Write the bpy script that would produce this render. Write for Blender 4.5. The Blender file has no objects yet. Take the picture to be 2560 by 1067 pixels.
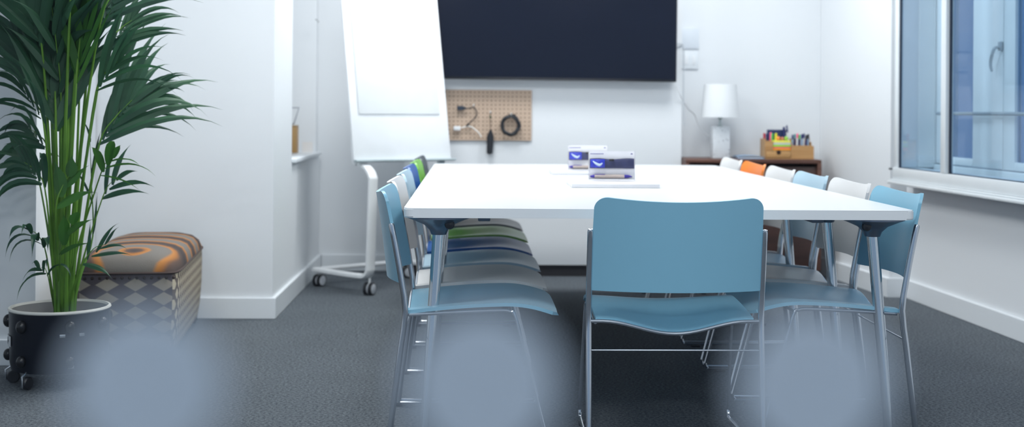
import bpy, bmesh, math, random
from mathutils import Vector, Matrix
S = bpy.context.scene
C = bpy.context.collection
rnd = random.Random(7)
PI = math.pi

# ------------------------------------------------------------------ camera
cd = bpy.data.cameras.new('camera'); cam = bpy.data.objects.new('camera', cd); C.objects.link(cam)
S.camera = cam
H = 1.034
YAW = math.atan(100/3300.0)
cam.matrix_world = (Matrix.Translation((0, 0, H)) @ Matrix.Rotation(-YAW, 4, 'Z')
                    @ Matrix.Rotation(PI/2, 4, 'X') @ Matrix.Rotation(0.0075, 4, 'Z'))
cd.sensor_width = 36.0; cd.sensor_fit = 'HORIZONTAL'
cd.lens = 3300/2560.0*36.0
cd.shift_x = 0.0; cd.shift_y = (277-533.5)/2560.0
cd.clip_start = 0.02; cd.clip_end = 60
cd.dof.use_dof = True; cd.dof.focus_distance = 4.15; cd.dof.aperture_fstop = 2.7

# ------------------------------------------------------------------ world, lights, exposure
W = bpy.data.worlds.new('world'); S.world = W; W.use_nodes = True
bg = W.node_tree.nodes['Background']
bg.inputs[0].default_value = (0.46, 0.60, 0.80, 1); bg.inputs[1].default_value = 0.60
S.view_settings.view_transform = 'Standard'; S.view_settings.look = 'None'
S.view_settings.gamma = 1.0; S.view_settings.use_curve_mapping = False
S.view_settings.exposure = 0.0
def area(name, loc, sx, sy, power, col=(1.0, 0.995, 0.985)):
    l = bpy.data.lights.new(name, 'AREA'); l.shape = 'RECTANGLE'; l.size = sx; l.size_y = sy
    l.energy = power; l.color = col
    o = bpy.data.objects.new(name, l); C.objects.link(o); o.location = loc
    return o
for lx, ly, pw in ((-0.6, 5.1, 44), (1.15, 5.3, 15), (-0.1, 7.3, 27), (1.4, 7.3, 25), (-0.4, 2.6, 18), (1.1, 2.6, 15)):  # last pair is unseen fill, added for surfaces facing the viewer
    area('overhead_light', (lx, ly, 2.62), 0.6, 0.6, pw)
for lx in (-1.2, 1.2): area('hall_fill', (lx, -0.75, 2.85), 0.5, 0.5, 56)   # unseen fill lights added behind the camera to brighten dots and chair back

# ------------------------------------------------------------------ materials
MATS = {}
def nt(name):
    m = bpy.data.materials.new(name); m.use_nodes = True
    n = m.node_tree.nodes; l = m.node_tree.links
    return m, n, l, n['Principled BSDF']
def mat(name, col, rough=0.5, metal=0.0, spec=None, noise=None, bump=None, coat=None, sss=None):
    if name in MATS: return MATS[name]
    m, n, l, b = nt(name)
    b.inputs['Base Color'].default_value = (*col, 1)
    b.inputs['Roughness'].default_value = rough
    b.inputs['Metallic'].default_value = metal
    if spec is not None: b.inputs['Specular IOR Level'].default_value = spec
    if coat: b.inputs['Coat Weight'].default_value = coat; b.inputs['Coat Roughness'].default_value = 0.1
    tc = n.new('ShaderNodeTexCoord')
    sc, amt = noise if noise else (9.0, 0.05)
    nz = n.new('ShaderNodeTexNoise'); nz.inputs['Scale'].default_value = sc; nz.inputs['Detail'].default_value = 4
    l.new(tc.outputs['Object'], nz.inputs['Vector'])
    mr = n.new('ShaderNodeMapRange'); mr.inputs['To Min'].default_value = 1-amt; mr.inputs['To Max'].default_value = 1+amt
    l.new(nz.outputs['Fac'], mr.inputs['Value'])
    mx = n.new('ShaderNodeVectorMath'); mx.operation = 'SCALE'; mx.inputs[0].default_value = col
    l.new(mr.outputs['Result'], mx.inputs['Scale'])
    l.new(mx.outputs[0], b.inputs['Base Color'])
    if bump:
        bs, bd = bump
        n2 = n.new('ShaderNodeTexNoise'); n2.inputs['Scale'].default_value = bs; n2.inputs['Detail'].default_value = 3
        l.new(tc.outputs['Object'], n2.inputs['Vector'])
        bp = n.new('ShaderNodeBump'); bp.inputs['Strength'].default_value = 0.6; bp.inputs['Distance'].default_value = bd
        l.new(n2.outputs['Fac'], bp.inputs['Height']); l.new(bp.outputs[0], b.inputs['Normal'])
    MATS[name] = m
    return m
def carpet_mat():
    m, n, l, b = nt('carpet')
    tc = n.new('ShaderNodeTexCoord')
    a = n.new('ShaderNodeTexNoise'); a.inputs['Scale'].default_value = 95; a.inputs['Detail'].default_value = 6; a.inputs['Roughness'].default_value = 0.8
    c = n.new('ShaderNodeTexNoise'); c.inputs['Scale'].default_value = 2.5
    l.new(tc.outputs['Object'], a.inputs['Vector']); l.new(tc.outputs['Object'], c.inputs['Vector'])
    r = n.new('ShaderNodeValToRGB'); r.color_ramp.elements[0].position = 0.40; r.color_ramp.elements[1].position = 0.68
    r.color_ramp.elements[0].color = (0.058, 0.070, 0.084, 1); r.color_ramp.elements[1].color = (0.24, 0.265, 0.29, 1)
    l.new(a.outputs['Fac'], r.inputs['Fac'])
    mr = n.new('ShaderNodeMapRange'); mr.inputs['To Min'].default_value = 0.9; mr.inputs['To Max'].default_value = 1.1
    l.new(c.outputs['Fac'], mr.inputs['Value'])
    v = n.new('ShaderNodeVectorMath'); v.operation = 'SCALE'; l.new(r.outputs[0], v.inputs[0]); l.new(mr.outputs[0], v.inputs['Scale'])
    l.new(v.outputs[0], b.inputs['Base Color']); b.inputs['Roughness'].default_value = 1.0
    b.inputs['Specular IOR Level'].default_value = 0.05
    bp = n.new('ShaderNodeBump'); bp.inputs['Strength'].default_value = 0.7; bp.inputs['Distance'].default_value = 0.004
    l.new(a.outputs['Fac'], bp.inputs['Height']); l.new(bp.outputs[0], b.inputs['Normal'])
    return m
def glass_mat(name, tint=(0.97, 0.985, 0.99), f0=0.04):
    m = bpy.data.materials.new(name); m.use_nodes = True; n = m.node_tree.nodes; l = m.node_tree.links
    n.remove(n['Principled BSDF']); out = n['Material Output']
    t = n.new('ShaderNodeBsdfTransparent'); t.inputs[0].default_value = (*tint, 1)
    g = n.new('ShaderNodeBsdfGlossy'); g.inputs['Roughness'].default_value = 0.0
    f = n.new('ShaderNodeFresnel'); f.inputs[0].default_value = 1.0 + 2*math.sqrt(f0)/(1-math.sqrt(f0))
    gm = n.new('ShaderNodeNewGeometry'); iv = n.new('ShaderNodeMath'); iv.operation = 'SUBTRACT'; iv.inputs[0].default_value = 1.0
    l.new(gm.outputs['Backfacing'], iv.inputs[1]); ml = n.new('ShaderNodeMath'); ml.operation = 'MULTIPLY'
    l.new(f.outputs[0], ml.inputs[0]); l.new(iv.outputs[0], ml.inputs[1])
    mx = n.new('ShaderNodeMixShader'); l.new(ml.outputs[0], mx.inputs[0]); l.new(t.outputs[0], mx.inputs[1]); l.new(g.outputs[0], mx.inputs[2])
    l.new(mx.outputs[0], out.inputs[0]); return m
def film_mat():
    m = bpy.data.materials.new('frosted_film'); m.use_nodes = True; n = m.node_tree.nodes; l = m.node_tree.links
    n.remove(n['Principled BSDF']); out = n['Material Output']
    t = n.new('ShaderNodeBsdfTransparent')
    d = n.new('ShaderNodeBsdfDiffuse'); d.inputs[0].default_value = (0.40, 0.46, 0.52, 1)
    tr = n.new('ShaderNodeBsdfTranslucent'); tr.inputs[0].default_value = (0.56, 0.63, 0.71, 1)
    a = n.new('ShaderNodeMixShader'); a.inputs[0].default_value = 0.6
    b = n.new('ShaderNodeMixShader'); b.inputs[0].default_value = 0.86
    l.new(d.outputs[0], a.inputs[1]); l.new(tr.outputs[0], a.inputs[2])
    l.new(t.outputs[0], b.inputs[1]); l.new(a.outputs[0], b.inputs[2]); l.new(b.outputs[0], out.inputs[0]); return m
def leaf_mat(name, c1, c2, rough=0.45):
    m, n, l, b = nt(name)
    tc = n.new('ShaderNodeTexCoord'); nz = n.new('ShaderNodeTexNoise'); nz.inputs['Scale'].default_value = 5
    l.new(tc.outputs['Object'], nz.inputs['Vector'])
    r = n.new('ShaderNodeValToRGB'); r.color_ramp.elements[0].position = .35; r.color_ramp.elements[1].position = .65
    r.color_ramp.elements[0].color = (*c1, 1); r.color_ramp.elements[1].color = (*c2, 1)
    l.new(nz.outputs['Fac'], r.inputs[0]); l.new(r.outputs[0], b.inputs['Base Color'])
    b.inputs['Roughness'].default_value = rough
    tr = n.new('ShaderNodeBsdfTranslucent'); l.new(r.outputs[0], tr.inputs[0])
    mx = n.new('ShaderNodeMixShader'); mx.inputs[0].default_value = 0.3
    l.new(b.outputs[0], mx.inputs[1]); l.new(tr.outputs[0], mx.inputs[2]); l.new(mx.outputs[0], n['Material Output'].inputs[0])
    return m
def wood_mat(name, c1, c2, scale=(2, 30, 30), rough=0.4):
    m, n, l, b = nt(name)
    tc = n.new('ShaderNodeTexCoord'); mp = n.new('ShaderNodeMapping'); mp.inputs['Scale'].default_value = scale
    nz = n.new('ShaderNodeTexNoise'); nz.inputs['Scale'].default_value = 1.5; nz.inputs['Detail'].default_value = 6
    l.new(tc.outputs['Object'], mp.inputs[0]); l.new(mp.outputs[0], nz.inputs['Vector'])
    r = n.new('ShaderNodeValToRGB'); r.color_ramp.elements[0].position = .3; r.color_ramp.elements[1].position = .7
    r.color_ramp.elements[0].color = (*c1, 1); r.color_ramp.elements[1].color = (*c2, 1)
    l.new(nz.outputs['Fac'], r.inputs[0]); l.new(r.outputs[0], b.inputs['Base Color']); b.inputs['Roughness'].default_value = rough
    return m
WHITE = mat('wall_paint', (0.80, 0.83, 0.86), 0.6, noise=(1.2, 0.012), bump=(260, 0.0004))
CEIL = mat('ceiling_paint', (0.86, 0.88, 0.90), 0.8)
TRIM = mat('trim_paint', (0.80, 0.84, 0.875), 0.3, noise=(2, 0.01))
CARPET = carpet_mat()
CHROME = mat('chrome', (0.62, 0.65, 0.70), 0.16, 1.0, noise=(4, 0.02))
POWDER = mat('white_powder_coat', (0.84, 0.86, 0.88), 0.35)
BLACKP = mat('black_plastic', (0.012, 0.013, 0.018), 0.35)
SHELLS = {
 'sky': mat('shell_sky_blue', (0.25, 0.52, 0.68), 0.33, noise=(3, 0.02)),
 'white': mat('shell_white', (0.80, 0.80, 0.80), 0.33, noise=(3, 0.02)),
 'pale': mat('shell_pale_blue', (0.48, 0.66, 0.78), 0.33, noise=(3, 0.02)),
 'blue': mat('shell_royal_blue', (0.008, 0.11, 0.42), 0.33, noise=(3, 0.02)),
 'green': mat('shell_lime_green', (0.20, 0.52, 0.07), 0.33, noise=(3, 0.02)),
 'grey': mat('shell_dark_grey', (0.075, 0.095, 0.115), 0.35, noise=(3, 0.02)),
 'orange': mat('shell_orange', (0.95, 0.26, 0.03), 0.33, noise=(3, 0.02)),
}

# ------------------------------------------------------------------ mesh helpers
class MB:
    def __init__(s): s.bm = bmesh.new(); s.mi = 0
    def _f(s, vs):
        try:
            f = s.bm.faces.new(vs); f.material_index = s.mi; return f
        except ValueError: return None
    def box(s, x0, x1, y0, y1, z0, z1, bev=0.0, seg=2, M=None):
        b = bmesh.new()
        bmesh.ops.create_cube(b, size=1)
        for v in b.verts:
            v.co = Vector(((x0+x1)/2 + v.co.x*(x1-x0), (y0+y1)/2 + v.co.y*(y1-y0), (z0+z1)/2 + v.co.z*(z1-z0)))
        if bev > 0: bmesh.ops.bevel(b, geom=list(b.edges), offset=bev, segments=seg, affect='EDGES', profile=0.5)
        s.merge(b, M); return s
    def merge(s, b, M=None):
        mp = {}
        for v in b.verts: mp[v] = s.bm.verts.new(M @ v.co if M else v.co)
        for f in b.faces: s._f([mp[v] for v in f.verts])
        b.free()
    def tube(s, pts, r, seg=8, caps=True, smooth=0, closed=False):
        P = [Vector(p) for p in pts]
        R = list(r) if isinstance(r, (list, tuple)) else [r]*len(P)
        if smooth:
            Q = []; RR = []
            n = len(P)
            for i in range(n-1 if not closed else n):
                p0 = P[(i-1) % n] if (closed or i > 0) else P[0]*2-P[1]
                p1, p2 = P[i], P[(i+1) % n]
                p3 = P[(i+2) % n] if (closed or i+2 < n) else P[-1]*2-P[-2]
                for k in range(smooth):
                    t = k/smooth
                    Q.append(0.5*((2*p1)+(-p0+p2)*t+(2*p0-5*p1+4*p2-p3)*t*t+(-p0+3*p1-3*p2+p3)*t**3))
                    RR.append(R[i]*(1-t)+R[(i+1) % n]*t)
            if not closed: Q.append(P[-1]); RR.append(R[-1])
            P, R = Q, RR
        n = len(P); rings = []; nrm = None
        for i in range(n):
            a = P[i-1] if (i > 0 or closed) else P[i]
            b = P[(i+1) % n] if (i < n-1 or closed) else P[i]
            t = (b-a).normalized()
            if nrm is None:
                nrm = t.orthogonal().normalized()
            else:
                nrm = (nrm - t*nrm.dot(t)).normalized()
            bi = t.cross(nrm)
            rings.append([s.bm.verts.new(P[i]+(nrm*math.cos(2*PI*k/seg)+bi*math.sin(2*PI*k/seg))*R[i]) for k in range(seg)])
        for i in range(n-1 if not closed else n):
            A, B = rings[i], rings[(i+1) % n]
            for k in range(seg): s._f([A[k], A[(k+1) % seg], B[(k+1) % seg], B[k]])
        if caps and not closed:
            s._f(rings[0][::-1]); s._f(rings[-1])
        return s
    def lathe(s, prof, cx=0, cy=0, seg=32, M=None, loop=False, caps=True):
        rings = []
        for r, z in prof:
            ring = []
            for k in range(seg):
                co = Vector((cx+max(r, 1e-5)*math.cos(2*PI*k/seg), cy+max(r, 1e-5)*math.sin(2*PI*k/seg), z))
                ring.append(s.bm.verts.new(M @ co if M else co))
            rings.append(ring)
        for A, B in zip(rings, rings[1:]+(rings[:1] if loop else [])):
            for k in range(seg): s._f([A[k], A[(k+1) % seg], B[(k+1) % seg], B[k]])
        if loop or not caps: return s
        if prof[0][0] > 1e-4: s._f(rings[0][::-1])
        if prof[-1][0] > 1e-4: s._f(rings[-1])
        return s
    def slab(s, fn, nu, nv, th):
        """closed sheet: fn(u,v)->(point, normal), thickness th, u,v in 0..1"""
        top = []; bot = []
        for i in range(nu+1):
            a = []; b = []
            for j in range(nv+1):
                p, n_ = fn(i/nu, j/nv)
                a.append(s.bm.verts.new(p+n_*th/2)); b.append(s.bm.verts.new(p-n_*th/2))
            top.append(a); bot.append(b)
        for i in range(nu):
            for j in range(nv):
                s._f([top[i][j], top[i+1][j], top[i+1][j+1], top[i][j+1]])
                s._f([bot[i][j+1], bot[i+1][j+1], bot[i+1][j], bot[i][j]])
        for i in range(nu):
            s._f([top[i+1][0], top[i][0], bot[i][0], bot[i+1][0]])
            s._f([top[i][nv], top[i+1][nv], bot[i+1][nv], bot[i][nv]])
        for j in range(nv):
            s._f([top[0][j], top[0][j+1], bot[0][j+1], bot[0][j]])
            s._f([top[nu][j+1], top[nu][j], bot[nu][j], bot[nu][j+1]])
        return s
    def prism(s, pts, z0, z1):
        a = [s.bm.verts.new((x, y, z0)) for x, y in pts]; b = [s.bm.verts.new((x, y, z1)) for x, y in pts]
        s._f(a[::-1]); s._f(b)
        n = len(pts)
        for i in range(n): s._f([a[i], a[(i+1) % n], b[(i+1) % n], b[i]])
        return s
    def build(s, name, mats, parent=None, smooth=True, M=None):
        bmesh.ops.recalc_face_normals(s.bm, faces=list(s.bm.faces))
        me = bpy.data.meshes.new(name); s.bm.to_mesh(me); s.bm.free()
        if not isinstance(mats, (list, tuple)): mats = [mats]
        for m in mats: me.materials.append(m)
        if smooth:
            for p in me.polygons: p.use_smooth = True
            me.set_sharp_from_angle(angle=math.radians(38))
        o = bpy.data.objects.new(name, me); C.objects.link(o)
        if parent: o.parent = parent
        if M: o.matrix_world = M
        return o
def tag(o, label=None, cat=None, group=None, kind=None):
    if label: o['label'] = label
    if cat: o['category'] = cat
    if group: o['group'] = group
    if kind: o['kind'] = kind
    return o
def thing(name, loc, label, cat, rz=0.0, group=None):
    o = bpy.data.objects.new(name, None); C.objects.link(o); o.location = loc; o.rotation_euler = (0, 0, rz)
    o.empty_display_size = 0.05
    return tag(o, label, cat, group)
def struct(name, mb, m, smooth=False, M=None, label=None):
    o = mb.build(name, m, smooth=smooth, M=M); o['kind'] = 'structure'
    if label: o['label'] = label
    return o
def box1(name, dims, m, parent=None, bev=0.0, M=None):
    return MB().box(*dims, bev=bev).build(name, m, parent, M=M)
def dup(root, loc=None, rz=None, label=None, group=None):
    r = root.copy(); C.objects.link(r)
    if loc is not None: r.location = loc
    if rz is not None: r.rotation_euler = (0, 0, rz)
    if label: r['label'] = label
    if group: r['group'] = group
    def rec(src, dst):
        for ch in list(src.children):
            c = ch.copy(); C.objects.link(c); c.parent = dst; rec(ch, c)
    rec(root, r)
    return r

# ------------------------------------------------------------------ room shell
ZC = 2.66
struct('floor', MB().box(-3.6, 2.72, 0.28, 8.62, -0.08, 0.0), CARPET, label='dark grey speckled carpet floor')
struct('ceiling', MB().box(-3.6, 2.72, 0.28, 8.62, ZC, ZC+0.08), CEIL)
struct('wall_back', MB().box(-3.6, 2.55, 8.515, 8.62, 0, ZC), WHITE)
struct('wall_chimney', MB().box(-0.42, 1.315, 8.25, 8.513, 0.072, ZC), WHITE, label='white projecting wall behind the screen')
struct('wall_side', MB().box(-3.6, -3.5, 0.28, 5.34, 0, ZC), WHITE)
struct('wall_front_left', MB().prism([(-3.6, 5.35), (-1.745, 5.35), (-1.845, 6.535), (-3.6, 6.535)], 0, ZC), WHITE,
       label='shaded white wall at the left edge behind the palm')
struct('wall_left', MB().box(-3.6, -0.977, 6.545, 7.206, 0, ZC).box(-3.6, -0.977, 7.206, 8.513, 0, 0.742)
       .box(-3.6, -1.32, 7.206, 8.513, 0.742, ZC).box(-1.32, -0.99, 8.42, 8.513, 0.742, ZC), WHITE, label='white wall with a shelf niche')
MW = Matrix.Translation((2.455, 7.385, 0)) @ Matrix.Rotation(math.atan(0.042), 4, 'Z')
wr = MB()
wr.box(0, 0.22, -7.2, -0.002, 0, 0.66).box(0, 0.22, -7.2, -0.002, 2.2, ZC).box(0, 0.22, -0.16, -0.002, 0.66, 2.2).box(0, 0.22, -7.2, -3.3, 0.66, 2.2)
struct('wall_right', wr, WHITE, M=MW, label='white wall below and around the window')
struct('wall_corner', MB().prism([(2.365, 7.387), (2.55, 7.387), (2.55, 8.513), (2.262, 8.513)], 0, ZC), WHITE)
def bb(name, mb, M=None): return struct(name, mb, TRIM, M=M)
def skirt(m, x0, x1, y0, y1, h=0.105):
    return m.box(x0, x1, y0, y1, 0, h, bev=0.004)
bb('baseboard_left', skirt(skirt(MB(), -1.84, -0.96, 6.528, 6.546), -0.978, -0.96, 6.546, 8.5))
bb('baseboard_front_left', skirt(MB(), -3.5, -1.73, 5.332, 5.35))
bb('baseboard_side', MB().prism([(-1.746, 5.35), (-1.73, 5.35), (-1.828, 6.52), (-1.846, 6.52)], 0, 0.105))
bb('baseboard_back', skirt(MB(), -0.958, -0.42, 8.497, 8.515))
bb('baseboard_right', skirt(MB(), -0.018, 0.0, -7.1, -0.002), M=MW)
bb('baseboard_corner', MB().prism([(2.24, 8.513), (2.262, 8.513), (2.365, 7.387), (2.44, 7.387), (2.44, 7.37), (2.345, 7.37)], 0, 0.105))
struct('trim_1', MB().box(-0.42, 1.315, 8.262, 8.512, 0, 0.074), mat('dark_plinth', (0.028, 0.026, 0.030), 0.6), label='dark plinth under the projecting wall')

# glass partition just in front of the viewer, with round frosted film dots
GL = struct('wall_front', MB().box(-3.6, 2.70, 0.30, 0.310, 0, ZC), glass_mat('partition_glass', (0.97, 0.985, 0.99), 0.012), label='clear glass partition with round frosted dots')
FILM = film_mat()
for k, x in enumerate((-0.0730, 0.0028, 0.0783)):
    d = MB(); b_ = Matrix.Translation((x, 0.2985, 0.972)) @ Matrix.Rotation(PI/2, 4, 'X')
    d.lathe([(0, -0.0006), (0.0175, -0.0006), (0.0175, 0.0006), (0, 0.0006)], seg=48, M=b_)
    o = d.build('frosted_dot', FILM, GL)

# ------------------------------------------------------------------ window in the right wall (local frame: x outward, y away from the viewer)
ALU = mat('window_white', (0.80, 0.85, 0.88), 0.3)
GASK = mat('window_gasket', (0.015, 0.025, 0.05), 0.5)
win = struct('window_1', MB().box(-0.125, 0.02, -3.4, -0.115, 0.673, 0.736, bev=0.004)
             .box(-0.12, 0.02, -3.4, -0.115, 2.15, 2.24, bev=0.004).box(-0.115, 0.02, -0.172, -0.115, 0.737, 2.149, bev=0.004)
             .box(-0.115, 0.02, -3.4, -3.33, 0.737, 2.149, bev=0.003), ALU, M=MW, smooth=True, label='white framed sliding window')
def wpart(name, mb, m, parent=win):
    o = mb.build(name, m, parent); return o
wpart('window_sill', MB().box(-0.150, 0.0, -3.45, -0.100, 0.645, 0.663, bev=0.006).box(-0.138, 0.0, -3.44, -0.107, 0.664, 0.672, bev=0.003), ALU)
for y0, y1 in ((-0.853, -0.790), (-2.30, -2.24)):
    wpart('mullion', MB().box(-0.126, -0.085, y0, y1, 0.737, 2.149, bev=0.003), ALU)
for y0, y1 in ((-0.178, -0.172), (-0.865, -0.8535), (-2.312, -2.3005)):
    wpart('gasket', MB().box(-0.108, -0.098, y0, y1, 0.7365, 2.149), GASK)
wpart('gasket', MB().box(-0.110, -0.085, -3.33, -0.181, 0.7362, 0.7385), GASK)
PANE = glass_mat('window_glass', (0.86, 0.93, 0.985), 0.05)
for y0, y1 in ((-0.790, -0.181), (-2.24, -0.869), (-3.33, -2.313)):
    wpart('pane', MB().box(-0.100, -0.094, y0, y1, 0.739, 2.149), PANE)
wpart('latch', MB().box(-0.137, -0.115, -0.118, -0.090, 0.722, 0.733, bev=0.003), mat('latch_grey', (0.1, 0.11, 0.12), 0.4))
# outer casements, seen through the sliding panes
SASH = mat('sash_white', (0.86, 0.90, 0.90), 0.4)
cas = struct('window_2', MB().box(0.085, 0.20, -3.3, -0.08, 0.62, 0.758, bev=0.004).box(0.085, 0.20, -3.3, -0.08, 2.13, 2.2), SASH, M=MW, label='outer casement window behind the sliding panes')
PANE2 = glass_mat('outer_glass', (0.60, 0.76, 0.93), 0.05)
def sash(y0, y1, wl, wr_, z0=0.765, z1=2.125, bot=0.04):
    m = MB()
    m.box(0.09, 0.125, y0, y0+wr_, z0, z1, bev=0.004).box(0.09, 0.125, y1-wl, y1, z0, z1, bev=0.004)
    m.box(0.09, 0.125, y0+wr_, y1-wl, z0, z0+bot, bev=0.004).box(0.09, 0.125, y0+wr_, y1-wl, z1-0.06, z1, bev=0.004)
    o = m.build('sash', SASH, cas)
    MB().box(0.105, 0.111, y0+wr_-0.005, y1-wl+0.005, z0+bot-0.005, z1-0.055).build('sash_pane', PANE2, o)
    return o
Lf = lambda y: y-7.385
sash(Lf(6.361), Lf(7.186), 0.126, 0.35)
sash(Lf(5.50), Lf(6.353), 0.121, 0.10)
sash(Lf(4.2), Lf(5.492), 0.10, 0.10)
wpart('outer_jamb', MB().box(0.0, 0.22, -0.185, -0.163, 0.74, 2.19).box(0.085, 0.13, Lf(7.194), -0.08, 0.765, 2.125), SASH, cas)
hd = MB(); hy = Lf(6.372); hx = 0.089
hd.box(hx-0.016, hx, hy-0.014, hy+0.014, 1.345, 1.390, bev=0.004)
hd.tube([(hx-0.012, hy, 1.362), (hx-0.035, hy, 1.358), (hx-0.042, hy+0.01, 1.335), (hx-0.042, hy+0.030, 1.30), (hx-0.040, hy+0.036, 1.27), (hx-0.036, hy+0.030, 1.245)], [0.007, 0.008, 0.008, 0.008, 0.007, 0.006], smooth=5)
hd.build('window_handle', mat('handle_grey', (0.42, 0.48, 0.52), 0.35, 0.6), cas)
MB().tube([(0.06, Lf(7.10), 1.037), (0.06, Lf(4.3), 1.037)], 0.009).build('guard_rail', mat('rail_grey', (0.34, 0.40, 0.44), 0.4, 0.3), cas)

# ------------------------------------------------------------------ stacking chairs (local +y = forward, origin on the floor under the rear posts)
HW = 0.262
ypost = lambda z: (-0.05*(1-z/0.41) if z < 0.41 else -0.068*((z-0.41)/0.37)**1.25)
def make_chair(name):
    t = thing(name, (0, 0, 0), 'chair', 'chair')
    # rear posts, one each side, from the floor to a slot in the backrest
    for sx in (-1, 1):
        pts = [(sx*HW, ypost(z), z) for z in (0.012, 0.1, 0.2, 0.3, 0.41, 0.5, 0.6, 0.675, 0.681, 0.684)]
        MB().tube(pts, [0.0095]*7+[0.009, 0.006, 0.002], seg=12, smooth=2).build('rear_leg', CHROME, t)
    # front leg and floor runner on each side: one bent rod
    for sx in (-1, 1):
        a = [(sx*0.240, 0.01, 0.396), (sx*0.238, 0.15, 0.404), (sx*0.238, 0.29, 0.410), (sx*0.240, 0.325, 0.407), (sx*0.242, 0.342, 0.392),
             (sx*0.245, 0.38, 0.25), (sx*0.250, 0.43, 0.06), (sx*0.250, 0.436, 0.034), (sx*0.250, 0.427, 0.018), (sx*0.250, 0.40, 0.014),
             (sx*0.255, 0.15, 0.014), (sx*0.260, -0.035, 0.014), (sx*HW, -0.046, 0.02)]
        MB().tube(a, 0.0055, seg=8, smooth=4).build('front_leg', CHROME, t)
    for sx in (-1, 1):
        g = MB().box(sx*0.25-0.009, sx*0.25+0.009, 0.355, 0.395, 0.0, 0.012, bev=0.002)
        g.build('glide', BLACKP, t)
        MB().box(sx*HW-0.010, sx*HW+0.010, -0.062, -0.034, 0.0, 0.014, bev=0.002).build('glide', BLACKP, t)
    # dished rear rail and thin stretchers
    dish = lambda s: 0.5*(1+math.cos(PI*min(1, abs(s)/0.86)))
    rail = [(HW*s, -0.002, 0.402-0.038*dish(s)) for s in [k/12-1 for k in range(25)]]
    MB().tube(rail, 0.0058, seg=8).build('rear_rail', CHROME, t)
    MB().tube([(-HW, ypost(.316), 0.316), (HW, ypost(.316), 0.316)], 0.003, seg=8).build('stretcher', CHROME, t)
    MB().tube([(-0.240, 0.336, 0.400), (0.240, 0.336, 0.400)], 0.005, seg=8).build('front_rail', CHROME, t)
    # seat shell
    def seatp(u, v):
        def P(u, v):
            s = 2*u-1; y = 0.002+0.475*v
            rise = 0.405 + 0.024*math.sin(min(v, 0.72)/0.72*PI/2)
            if v > 0.66: rise -= 0.034*((v-0.66)/0.34)**2.0
            z = rise - 0.037*dish(s)*(1-v)**1.1 - 0.006*(1-abs(s)**3)*v
            r = 0.035; w = 0.240
            if y > 0.477-r: w = w-r+math.sqrt(max(0, r*r-(y-(0.477-r))**2))
            return Vector((s*w, y, z))
        p = P(u, v); e = 1e-3
        du = P(min(1, u+e), v)-P(max(0, u-e), v); dv = P(u, min(1, v+e))-P(u, max(0, v-e))
        n = du.cross(dv)
        n = n.normalized() if n.length > 1e-12 else Vector((0, 0, 1))
        return p, n
    MB().slab(seatp, 28, 26, 0.011).build('seat', SHELLS['sky'], t)
    # backrest shell
    def backp(u, v):
        def P(u, v):
            s = math.sin(PI/2*(2*u-1)*0.9999)
            w = 0.259-0.007*v; r = 0.042
            x = s*w; z0, z1 = 0.497, 0.785-0.017*(1-s*s)
            q = abs(x)-(w-r)
            if q > 0: z1 -= r-math.sqrt(max(0.0, r*r-q*q))
            q = abs(x)-(w-0.010)
            if q > 0: z0 += 0.010-math.sqrt(max(0.0, 0.0001-q*q))
            z = z0+(z1-z0)*v
            y = ypost(z)+0.002-(0.060-0.018*v)*(1-abs(s)**2.0)
            return Vector((s*w, y, z))
        p = P(u, v); e = 1e-3
        du = P(min(1, u+e), v)-P(max(0, u-e), v); dv = P(u, min(1, v+e))-P(u, max(0, v-e))
        n = du.cross(dv); n = n.normalized() if n.length > 1e-12 else Vector((0, 1, 0))
        n.z *= 0.4; n.normalize()
        return p, n
    MB().slab(backp, 44, 20, 0.010).build('backrest', SHELLS['sky'], t)
    for ch in t.children:
        if ch.name.split('.')[0] in ('seat', 'backrest'): ch.material_slots[0].link = 'OBJECT'; ch.material_slots[0].material = SHELLS['sky']
    return t
def shell(root, key):
    for ch in root.children:
        if ch.name.split('.')[0] in ('seat', 'backrest'):
            ch.material_slots[0].link = 'OBJECT'; ch.material_slots[0].material = SHELLS[key]
chair0 = make_chair('stacking_chair')
chair0.location = (0.618, 3.975, 0)
chair0['label'] = 'sky blue chair seen from behind at the near end of the white table'
bpy.context.view_layer.update()
LROW = [(4.36, 'sky', 'sky blue chair nearest the viewer in the left row'),
        (4.92, 'white', 'white chair in the left row behind the nearest sky blue one'),
        (5.475, 'pale', 'pale blue chair in the left row between the white and the royal blue ones'),
        (6.06, 'blue', 'royal blue chair in the left row along the table'),
        (6.64, 'green', 'lime green chair in the left row along the table'),
        (7.24, 'grey', 'dark grey chair at the far end of the left row')]
RROW = [(4.37, 'sky', 'sky blue chair nearest the viewer in the right row by the window'),
        (4.93, 'white', 'white chair in the right row just behind the nearest sky blue one'),
        (5.54, 'pale', 'light blue chair in the right row between two white chairs'),
        (6.04, 'white', 'white chair in the right row between the light blue and the orange ones'),
        (6.66, 'orange', 'orange chair in the right row in front of the brown cabinet'),
        (7.22, 'white', 'white chair at the far end of the right row beyond the orange one')]
for (y, key, lab) in LROW:
    c = dup(chair0, (-0.200+rnd.uniform(-.004, .004), y, 0), -PI/2, lab, 'chairs tucked in along the left side of the table'); shell(c, key)
RROW = [(y_,)+r_[1:] for y_, r_ in zip((4.41, 4.98, 5.54, 6.10, 6.68, 7.25), RROW)]
for (y, key, lab) in RROW:
    c = dup(chair0, (1.372+rnd.uniform(-.004, .004), y, 0), PI/2, lab, 'chairs tucked in along the right side of the table'); shell(c, key)

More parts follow.
